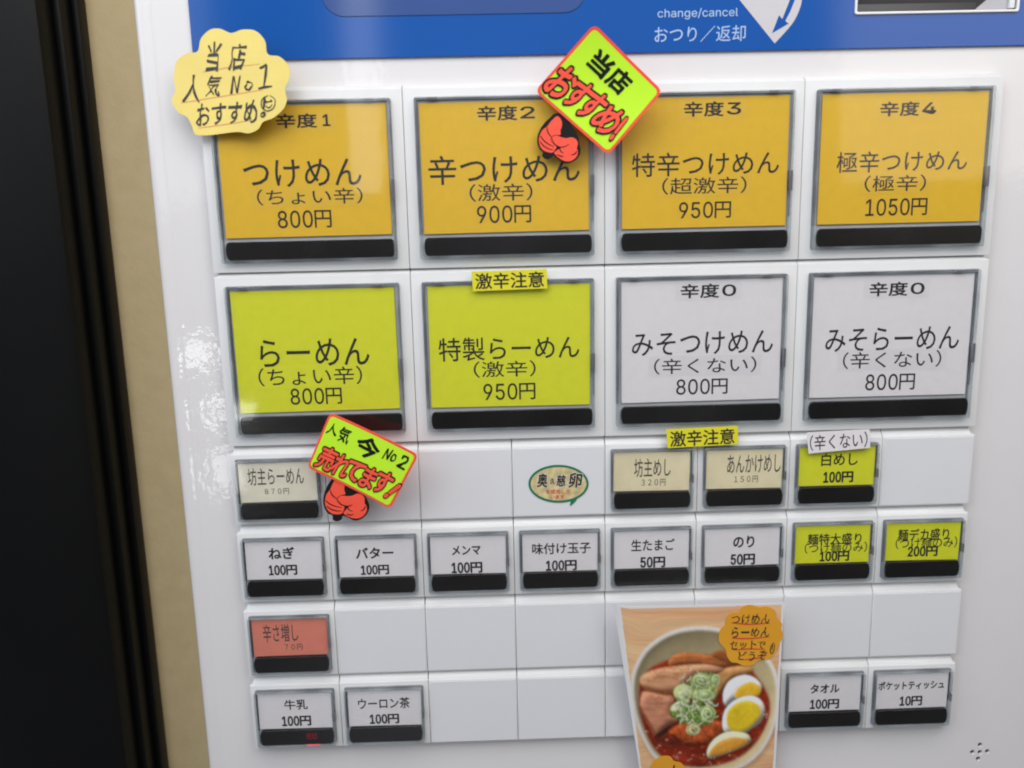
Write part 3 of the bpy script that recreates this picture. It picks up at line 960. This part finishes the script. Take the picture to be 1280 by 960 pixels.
strip('warning_strip', [(-41.1, 56.5), (-18.1, 56.8), (-18.0, 50.9), (-40.8, 50.5)], M['sticker'], '激辛注意', (-40.0, -19.0, 51.2, 56.1), -2.95,
      'thin yellow paper strip pasted over the top edge of the large 950 yen yellow button', 'label strip', .01, group='yellow warning strips')
strip('warning_strip', [(19.2, 5.3), (41.8, 5.9), (42.2, -.1), (19.6, -.9)], M['sticker'], '激辛注意', (20.4, 40.9, -.2, 5.0), -2.95,
      'yellow paper strip pasted below the large white 800 yen button, above two cream buttons', 'label strip', .03, group='yellow warning strips')
strip('paper_strip', [(64.1, 3.0), (84.1, 3.7), (84.7, -2.5), (65.0, -4.0)], M['white_card'], '（辛くない）', (65.2, 83.6, -2.6, 2.6), -3.0,
      'white paper strip in brackets pasted above the small yellow-green rice button', 'label strip', .05, style='light')

# --- laminated photo card of the ramen bowl
PA = [[-1.96378, 0.06084, 0.00393], [-44.08715, -0.00229, -0.07263], [-12.8191, 0.00015, 0.01014]]
po = Art('menu_photo_card', PA, bend=lambda x, y: 3.0 * np.clip((150 - x) / 110, 0, 1) ** 2,
         label='glossy photo card of a red ramen bowl with egg halves over the lower buttons', cat='photo card')


def poster_colours(X, Y, nv, nu):
    """the printed photograph of the bowl, painted per vertex of a fine grid (drawing units)"""
    S = lambda r, g, b_: np.array(srgb(r, g, b_))
    X = X.reshape(nv, nu); Y = Y.reshape(nv, nu)
    px = 900.0 / nu     # drawing units per grid cell
    rng = np.random.RandomState(3)

    def nz(sx, sy, seed, oct_=3, warp=None):
        out = np.zeros_like(X); amp = 1.0
        wx, wy = (warp if warp is not None else (0, 0))
        for k in range(oct_):
            G = np.random.RandomState(seed + k).rand(64, 64)
            gx = (X + wx) / sx * 2 ** k + 100; gy = (Y + wy) / sy * 2 ** k + 100
            i, j = np.floor(gx).astype(int), np.floor(gy).astype(int)
            fx, fy = gx - i, gy - j
            fx = fx * fx * (3 - 2 * fx); fy = fy * fy * (3 - 2 * fy)
            g = lambda a, c: G[a % 64, c % 64]
            out += amp * ((g(i, j) * (1 - fx) + g(i + 1, j) * fx) * (1 - fy) + (g(i, j + 1) * (1 - fx) + g(i + 1, j + 1) * fx) * fy - .5)
            amp *= .55
        return out

    def blur(m, r):
        k = max(1, int(round(r / px)))
        for _ in range(2):
            for ax in (0, 1):
                p = np.pad(m, [(k + 1, k) if a == ax else (0, 0) for a in (0, 1)], mode='edge')
                c = np.cumsum(p, axis=ax)
                n = m.shape[ax]
                hi = np.take(c, range(2 * k + 1, 2 * k + 1 + n), axis=ax); lo = np.take(c, range(0, n), axis=ax)
                m = (hi - lo) / (2 * k + 1)
        return m

    def inside(poly):
        ins = np.zeros(X.shape, bool)
        x0, y0 = poly[-1]
        for x1, y1 in poly:
            if y0 != y1:
                ins ^= ((y1 > Y) != (y0 > Y)) & (X < (x0 - x1) * (Y - y1) / (y0 - y1) + x1)
            x0, y0 = x1, y1
        return ins.astype(float)

    nA, nB, nC = nz(46, 46, 1), nz(13, 13, 20), nz(130, 130, 40)
    nF = nz(5, 5, 90, 2)
    state = {}
    wy = nz(240, 120, 60, 2) * 60
    grain = nz(420, 13, 11, 3, (0, wy)) + .6 * nz(260, 5, 15, 2, (0, wy))
    col = S(236, 198, 150) * (1 + .16 * grain[..., None]) + (S(214, 150, 108) - S(236, 198, 150)) * np.clip(.5 + nz(500, 60, 33, 2, (0, wy)), 0, 1)[..., None] * .7
    state['c'] = col

    def lay(mask, c):
        state['c'] = state['c'] * (1 - mask[..., None]) + c * mask[..., None]

    def paint(poly, c, shade=1.0, tex=.12, t=None, relief=0.0, rr=14, shadow=0.0, so=(8, 10), edge=2.2, fibre=None, spread=None):
        m0 = inside(catmull(poly, 6))
        m = blur(m0, edge)
        if shadow:
            k = int(so[1] / px), int(so[0] / px)
            sh = np.roll(np.roll(blur(m0, 12), k[0], 0), k[1], 1)
            state['c'] = state['c'] * (1 - shadow * sh[..., None])
        h = blur(m0, rr)
        gy, gx = np.gradient(h)
        k = shade * (1 + tex * 2 * (nA if t is None else t) + .05 * nF)
        k = k * np.clip(1 + relief * (gx * .55 + gy * 1.0) * rr / px, .25, 1.7)
        c2 = np.asarray(c)[None, None] * k[..., None]
        if fibre is not None:
            f = nz(fibre[0], fibre[1], fibre[2], 3)
            c2 = c2 * (1 + .25 * f[..., None])
        lay(m, np.clip(c2, 0, 1))
        return m

    ring = lambda p, k, dx=0, dy=0: [(530 + (x - 530) * k + dx, 590 + (y - 590) * k + dy) for x, y in p]
    outer = [(122, 480), (150, 380), (210, 292), (300, 226), (400, 190), (520, 180), (620, 195), (700, 240), (790, 295), (870, 345), (918, 425), (938, 530), (932, 650), (900, 770), (845, 868), (765, 940), (650, 990), (520, 1005), (400, 995), (300, 950), (225, 880), (165, 760), (128, 620)]
    paint(outer, S(238, 231, 220), shade=1.0 - .16 * np.clip((Y - 480) / 520, 0, 1) - .10 * np.clip((420 - X) / 300, 0, 1), tex=.02, shadow=.35, so=(10, 26))
    paint(ring(outer, .952), S(176, 160, 120), shade=.66 + .62 * np.clip((X - 130) / 780, 0, 1) + .20 * np.clip((Y - 300) / 600, 0, 1) - .22 * np.exp(-((X - 560) / 280) ** 2 - ((Y - 250) / 60) ** 2), tex=.05, relief=-.7, rr=30, edge=5)
    soup = [(164, 560), (176, 470), (230, 400), (350, 350), (500, 330), (640, 340), (740, 372), (802, 432), (852, 500), (884, 570), (888, 650), (862, 735), (800, 835), (700, 912), (560, 952), (420, 950), (310, 912), (245, 850), (200, 760), (168, 650)]
    paint(soup, S(150, 44, 18), shade=.80 + .5 * nC + .42 * np.clip((X - 560) / 360, 0, 1), tex=.20, t=nB, relief=.35, rr=18, edge=4)
    oil = np.clip(nz(30, 22, 71, 3) * 3.2 - .55, 0, 1) * blur(inside(catmull(soup, 6)), 6)
    lay(oil * .45, S(196, 92, 38)[None, None] * np.ones(X.shape + (1,)))
    paint([(330, 372), (352, 336), (420, 317), (520, 325), (600, 338), (665, 352), (690, 375), (600, 392), (480, 374), (400, 378), (345, 390)], S(186, 108, 58), tex=.16, t=nB, relief=1.6, rr=10, shadow=.55, fibre=(90, 7, 5))
    paint([(560, 332), (620, 302), (690, 330), (750, 382), (700, 390), (620, 362)], S(160, 88, 46), tex=.2, relief=1.4, rr=10, shadow=.4, fibre=(80, 8, 6))
    paint([(560, 400), (640, 385), (700, 380), (690, 400), (640, 415), (600, 430)], S(96, 48, 26), tex=.3, relief=1.2, rr=8)
    paint([(600, 425), (660, 396), (760, 388), (790, 408), (768, 434), (690, 446), (640, 490), (598, 545), (575, 530), (578, 465)], S(204, 148, 90), tex=.12, relief=1.6, rr=14, shadow=.5, fibre=(14, 60, 7))
    paint([(172, 465), (198, 430), (280, 402), (400, 386), (500, 378), (570, 386), (632, 404), (600, 425), (500, 432), (440, 470), (380, 528), (300, 544), (220, 524), (182, 492)], S(208, 152, 112), tex=.10, relief=2.2, rr=18, shadow=.6, so=(6, 16), fibre=(120, 9, 8))
    brown = np.clip(nz(34, 18, 131, 3) * 2.4 - .1, 0, 1)
    meat = blur(inside(catmull([(172, 465), (198, 430), (280, 402), (400, 386), (500, 378), (570, 386), (632, 404), (600, 425), (500, 432), (440, 470), (380, 528), (300, 544), (220, 524), (182, 492)], 6)), 3)
    lay(meat * brown * .42, S(152, 84, 46)[None, None] * np.ones(X.shape + (1,)))
    lay(meat * np.clip(blur(meat, 16) * -2 + 1.6, 0, 1) * .45, S(140, 76, 42)[None, None] * np.ones(X.shape + (1,)))
    paint([(182, 496), (220, 528), (300, 548), (372, 532), (340, 520), (260, 512)], S(150, 86, 48), shade=.9, tex=.2, t=nB, edge=7)
    paint([(178, 545), (205, 526), (300, 546), (352, 556), (352, 610), (335, 655), (372, 686), (310, 724), (255, 776), (212, 702), (172, 620)], S(200, 136, 104), tex=.10, relief=2.0, rr=18, shadow=.5, fibre=(60, 16, 9))
    meat = blur(inside(catmull([(178, 545), (205, 526), (300, 546), (352, 556), (352, 610), (335, 655), (372, 686), (310, 724), (255, 776), (212, 702), (172, 620)], 6)), 3)
    lay(meat * brown * .40, S(150, 82, 54)[None, None] * np.ones(X.shape + (1,)))
    lay(meat * np.clip(blur(meat, 14) * -2 + 1.6, 0, 1) * .4, S(132, 70, 44)[None, None] * np.ones(X.shape + (1,)))
    paint([(172, 600), (190, 640), (225, 700), (262, 772), (240, 760), (205, 700), (172, 640)], S(150, 80, 50), tex=.2, edge=6)
    paint([(246, 776), (300, 735), (338, 715), (330, 745), (290, 775), (262, 800)], S(52, 30, 20), tex=.3, t=nB, edge=3)
    paint([(330, 745), (420, 702), (560, 690), (625, 700), (622, 762), (545, 812), (430, 824), (350, 796)], S(186, 84, 38), shade=.95 + .7 * nB, tex=.3, relief=1.8, rr=12, shadow=.5, edge=5)
    paint([(250, 790), (330, 760), (400, 800), (380, 830), (300, 830)], S(120, 42, 20), shade=1 + .8 * nB, tex=.4, edge=5)
    for w_, y_, wc, yc in (
        ([(642, 604), (627, 545), (650, 482), (700, 446), (760, 438), (815, 464), (840, 510), (800, 552), (700, 575)], [(692, 560), (706, 512), (748, 482), (790, 474), (832, 506), (822, 548), (752, 562)], (240, 238, 234), (236, 186, 48)),
        ([(640, 752), (626, 680), (650, 612), (708, 566), (780, 550), (835, 574), (860, 630), (842, 692), (800, 726), (735, 764)], [(650, 705), (652, 642), (692, 596), (760, 575), (820, 598), (838, 650), (802, 706), (736, 752), (680, 748)], (236, 232, 218), (224, 192, 40)),
        ([(546, 898), (543, 850), (580, 792), (640, 756), (700, 750), (762, 764), (786, 800), (758, 832), (690, 862), (600, 894)], [(558, 888), (566, 848), (612, 808), (680, 785), (742, 790), (768, 810), (722, 842), (640, 874)], (220, 206, 168), (224, 158, 58))):
        paint(w_, S(*wc), tex=.025, relief=2.6, rr=20, shadow=.62, so=(8, 14))
        paint(y_, S(*yc), shade=1.02 + .25 * nC, tex=.07, t=nB, relief=.8, rr=10, edge=3.5)

    def onion(cx, cy, rx, ry, a, k, green, fill=.0):
        ca, sa = math.cos(a), math.sin(a)
        u = ((X - cx) * ca + (Y - cy) * sa) / rx; v = (-(X - cx) * sa + (Y - cy) * ca) / ry
        d = np.sqrt(u * u + v * v) + .10 * nA + .03 * nB
        th = np.arctan2(v, u)
        m = blur((d < 1).astype(float), 2)
        sh = blur((np.sqrt((u - .12) ** 2 + (v - .16) ** 2) < 1).astype(float), 6)
        state['c'] = state['c'] * (1 - .35 * sh[..., None])
        band = np.clip(.5 + .42 * np.sin(d * math.pi * 2 * k + th * (1 if k > 1.5 else 0) + .8 * np.sin(th * 2 + cx)) + .25 * nB, 0, 1)
        c = S(*green)[None, None] * (1 - band[..., None]) + S(218, 224, 178)[None, None] * band[..., None]
        rim = np.clip((d - .82) / .1, 0, 1)
        c = c * (1 - rim[..., None]) + S(196, 214, 140)[None, None] * rim[..., None]
        c = c * (1 + .25 * np.cos(th + 2.2) + .25 * nB)[..., None]
        lay(m * (1 - fill * (d < .25)), np.clip(c, 0, .95))

    def shred(x, y, dx, dy, w, c):
        L = math.hypot(dx, dy) + 1
        t_ = np.clip(((X - x) * dx + (Y - y) * dy) / L ** 2, 0, 1)
        bow = 6 * np.sin(t_ * math.pi)
        d = np.hypot(X - x - t_ * dx + bow * dy / L, Y - y - t_ * dy - bow * dx / L)
        state['c'] = state['c'] * (1 - .35 * np.clip(1.6 - np.hypot(X - 3 - x - t_ * dx, Y - 5 - y - t_ * dy) / w, 0, 1)[..., None])
        lay(np.clip(1.5 - d / w, 0, 1), np.asarray(c)[None, None] * (1.0 + .2 * nF[..., None]))

    paint([(335, 650), (380, 600), (470, 590), (560, 600), (580, 650), (560, 700), (490, 715), (400, 695)], S(120, 150, 66), shade=.8 + 1.1 * nB, tex=.3, edge=9, shadow=.3)
    paint([(440, 470), (500, 425), (580, 435), (588, 500), (575, 570), (480, 578), (450, 530)], S(150, 172, 98), shade=.85 + .8 * nB, tex=.3, edge=8)
    onion(408, 534, 52, 46, 0, 1.0, (196, 206, 140))
    onion(388, 602, 60, 24, -.5, 1.1, (214, 220, 190))
    onion(462, 740, 40, 30, 0, 1.6, (170, 140, 80), .7)
    for k in range(120):
        a = rng.rand() * 6.28; r0 = rng.rand() ** .6
        x, y = 478 + r0 * 110 * math.cos(a), 628 + r0 * 92 * math.sin(a)
        g = (S(92, 132, 48), S(140, 172, 84), S(206, 216, 158), S(226, 230, 200))[rng.randint(4)]
        shred(x, y, (rng.rand() - .5) * 70, (rng.rand() - .5) * 50, 2.2 + rng.rand() * 1.6, g)
    onion(522, 545, 60, 32, .1, 1.4, (150, 178, 100))
    onion(508, 468, 50, 38, .3, 2.1, (92, 128, 50))
    onion(585, 468, 24, 34, .1, 1.4, (120, 156, 76), .6)
    onion(544, 650, 40, 46, .2, 2.3, (120, 152, 72), .8)
    for k in range(60):
        x, y = 490 + np.clip(rng.randn(), -1.6, 1.5) * 62, 560 + np.clip(rng.randn(), -1.8, 1.8) * 80
        shred(x, y, (rng.rand() - .5) * 60, (rng.rand() - .5) * 60, 1.8 + rng.rand(), (S(226, 230, 200), S(150, 180, 92))[k % 2])
    # soft glints on the broth
    for k in range(46):
        x, y = (rng.choice([300, 560, 860, 700, 400]) + rng.randn() * 34, 0)
        y = {0: 800, 1: 915, 2: 650, 3: 890, 4: 890}[int(np.argmin([abs(x - v) for v in (300, 560, 860, 700, 400)]))] + rng.randn() * 26
        g = np.exp(-((X - x) / (2 + 5 * rng.rand())) ** 2 - ((Y - y) / (2 + 2 * rng.rand())) ** 2) * rng.rand() * .9
        lay(g, S(246, 214, 190)[None, None] * np.ones(X.shape + (1,)))
    c = state['c']
    c = c * (1 + .035 * nF[..., None])
    for k in range(3):
        c[..., k] = blur(c[..., k], 1.5)
    return np.clip(c, 0, .93).reshape(-1, 3)


def build_poster():
    nu, nv = 340, 400
    V = np.linspace(0, 1, nv); U = np.linspace(0, 1, nu)
    # corners in drawing units: the sheet goes on below the frame
    tl, tr, br, bl = (50, 84), (946, 62), (926, 1130), (176, 1130)
    uu, vv = np.meshgrid(U, V)
    X = (1 - vv) * ((1 - uu) * tl[0] + uu * tr[0]) + vv * ((1 - uu) * bl[0] + uu * br[0])
    Y = (1 - vv) * ((1 - uu) * tl[1] + uu * tr[1]) + vv * ((1 - uu) * bl[1] + uu * br[1])
    # rounded top left corner
    cut = 26
    X = X + np.clip(1 - vv * 1050 / cut, 0, 1) ** 2 * np.clip(1 - uu * 12, 0, 1) * 12
    Xf, Yf = X.ravel(), Y.ravel()
    col = poster_colours(Xf, Yf, nv, nu)
    left = 50 + .1205 * (Yf - 84) + 34 - 24 * np.clip((Yf - 84) / 880, 0, 1)
    border = (Xf < left) | (Yf < 92 - (Xf - 85) * .026) | (Xf > 934 - (Yf - 70) * .021)
    col[border] = (.80, .78, .77)
    P = po.put(np.stack([Xf, Yf], 1), 0)
    idx = np.arange(nu * nv).reshape(nv, nu)
    a, b, c, d = idx[:-1, :-1].ravel(), idx[:-1, 1:].ravel(), idx[1:, 1:].ravel(), idx[1:, :-1].ravel()
    F = np.stack([a, d, c, b], 1)
    me = bpy.data.meshes.new('photo_print')
    me.vertices.add(len(P)); me.vertices.foreach_set('co', P.ravel())
    me.loops.add(F.size); me.loops.foreach_set('vertex_index', F.ravel())
    me.polygons.add(len(F)); me.polygons.foreach_set('loop_start', np.arange(len(F)) * 4)
    me.update(calc_edges=True)
    at = me.color_attributes.new('print', 'FLOAT_COLOR', 'POINT')
    at.data.foreach_set('color', np.concatenate([col, np.ones((len(col), 1))], 1).ravel())
    for p in me.polygons:
        p.use_smooth = True
    m, n, l, p = new_mat('laminated_photo_print')
    v = n.new('ShaderNodeVertexColor'); v.layer_name = 'print'
    l.new(v.outputs['Color'], p.inputs['Base Color'])
    p.inputs['Roughness'].default_value = .25
    p.inputs['Specular IOR Level'].default_value = .3
    link('photo_print', me, m, po.root)
    po.shape('card_back', [[tl, tr, br, bl]], -.12, M['white_card'], .35, 60)


build_poster()

# orange notes stuck on the photo card
no = Art('sticky_note', PA, bend=lambda x, y: -.2 + 0 * x,
         label='orange flower shaped note with black writing underlined in red on the photo card', cat='paper note')
no.shape('paper', [catmull([(600, 228), (612, 190), (634, 172), (642, 132), (670, 106), (702, 106), (728, 76), (770, 68), (812, 80), (852, 76), (896, 96), (906, 132), (936, 162), (934, 192), (946, 226), (926, 268), (916, 300), (882, 344), (850, 352), (816, 356), (790, 380), (740, 386), (702, 370), (668, 364), (645, 332), (636, 296), (606, 264)], 5)], .1, M['note_orange'], .15, 60)
for s_, cx, cy, w_, h_ in (('つけめん', 770, 140, 205, 50), ('らーめん', 770, 207, 205, 52), ('セットで', 757, 274, 190, 48), ('どうぞ', 782, 330, 160, 48)):
    no.text(s_, 'light', cx, cy, w_, h_, -1, .22, M['marker'], .15, 'hand_lettering', 7)
no.strokes('underlines', [[(668, 158), (760, 166), (872, 160)], [(672, 238), (760, 240), (872, 231)], [(690, 300), (770, 294), (850, 298)], [(740, 352), (800, 344), (850, 340)]], 7, .2, M['red_pen'])
no.strokes('exclamation', [[(893, 262), (880, 285), (880, 312), (888, 318), (898, 300), (900, 272), (893, 262)], [(890, 270), (887, 300)]], 5, .22, M['marker'])
n2_ = Art('sticky_note', PA, bend=lambda x, y: -.2 + 0 * x,
          label='orange note at the bottom edge of the photo card, mostly cut off by the frame', cat='paper note')
n2_.shape('paper', [catmull([(212, 990), (225, 935), (250, 905), (290, 888), (330, 890), (352, 916), (388, 926), (412, 955), (420, 1010), (400, 1060), (300, 1080), (230, 1050)], 5)], .1, M['note_orange'], .15, 60)
n2_.strokes('hand_lettering', [[(352, 938), (350, 960), (356, 985)], [(300, 975), (340, 990), (380, 985)]], 9, .2, M['marker'])
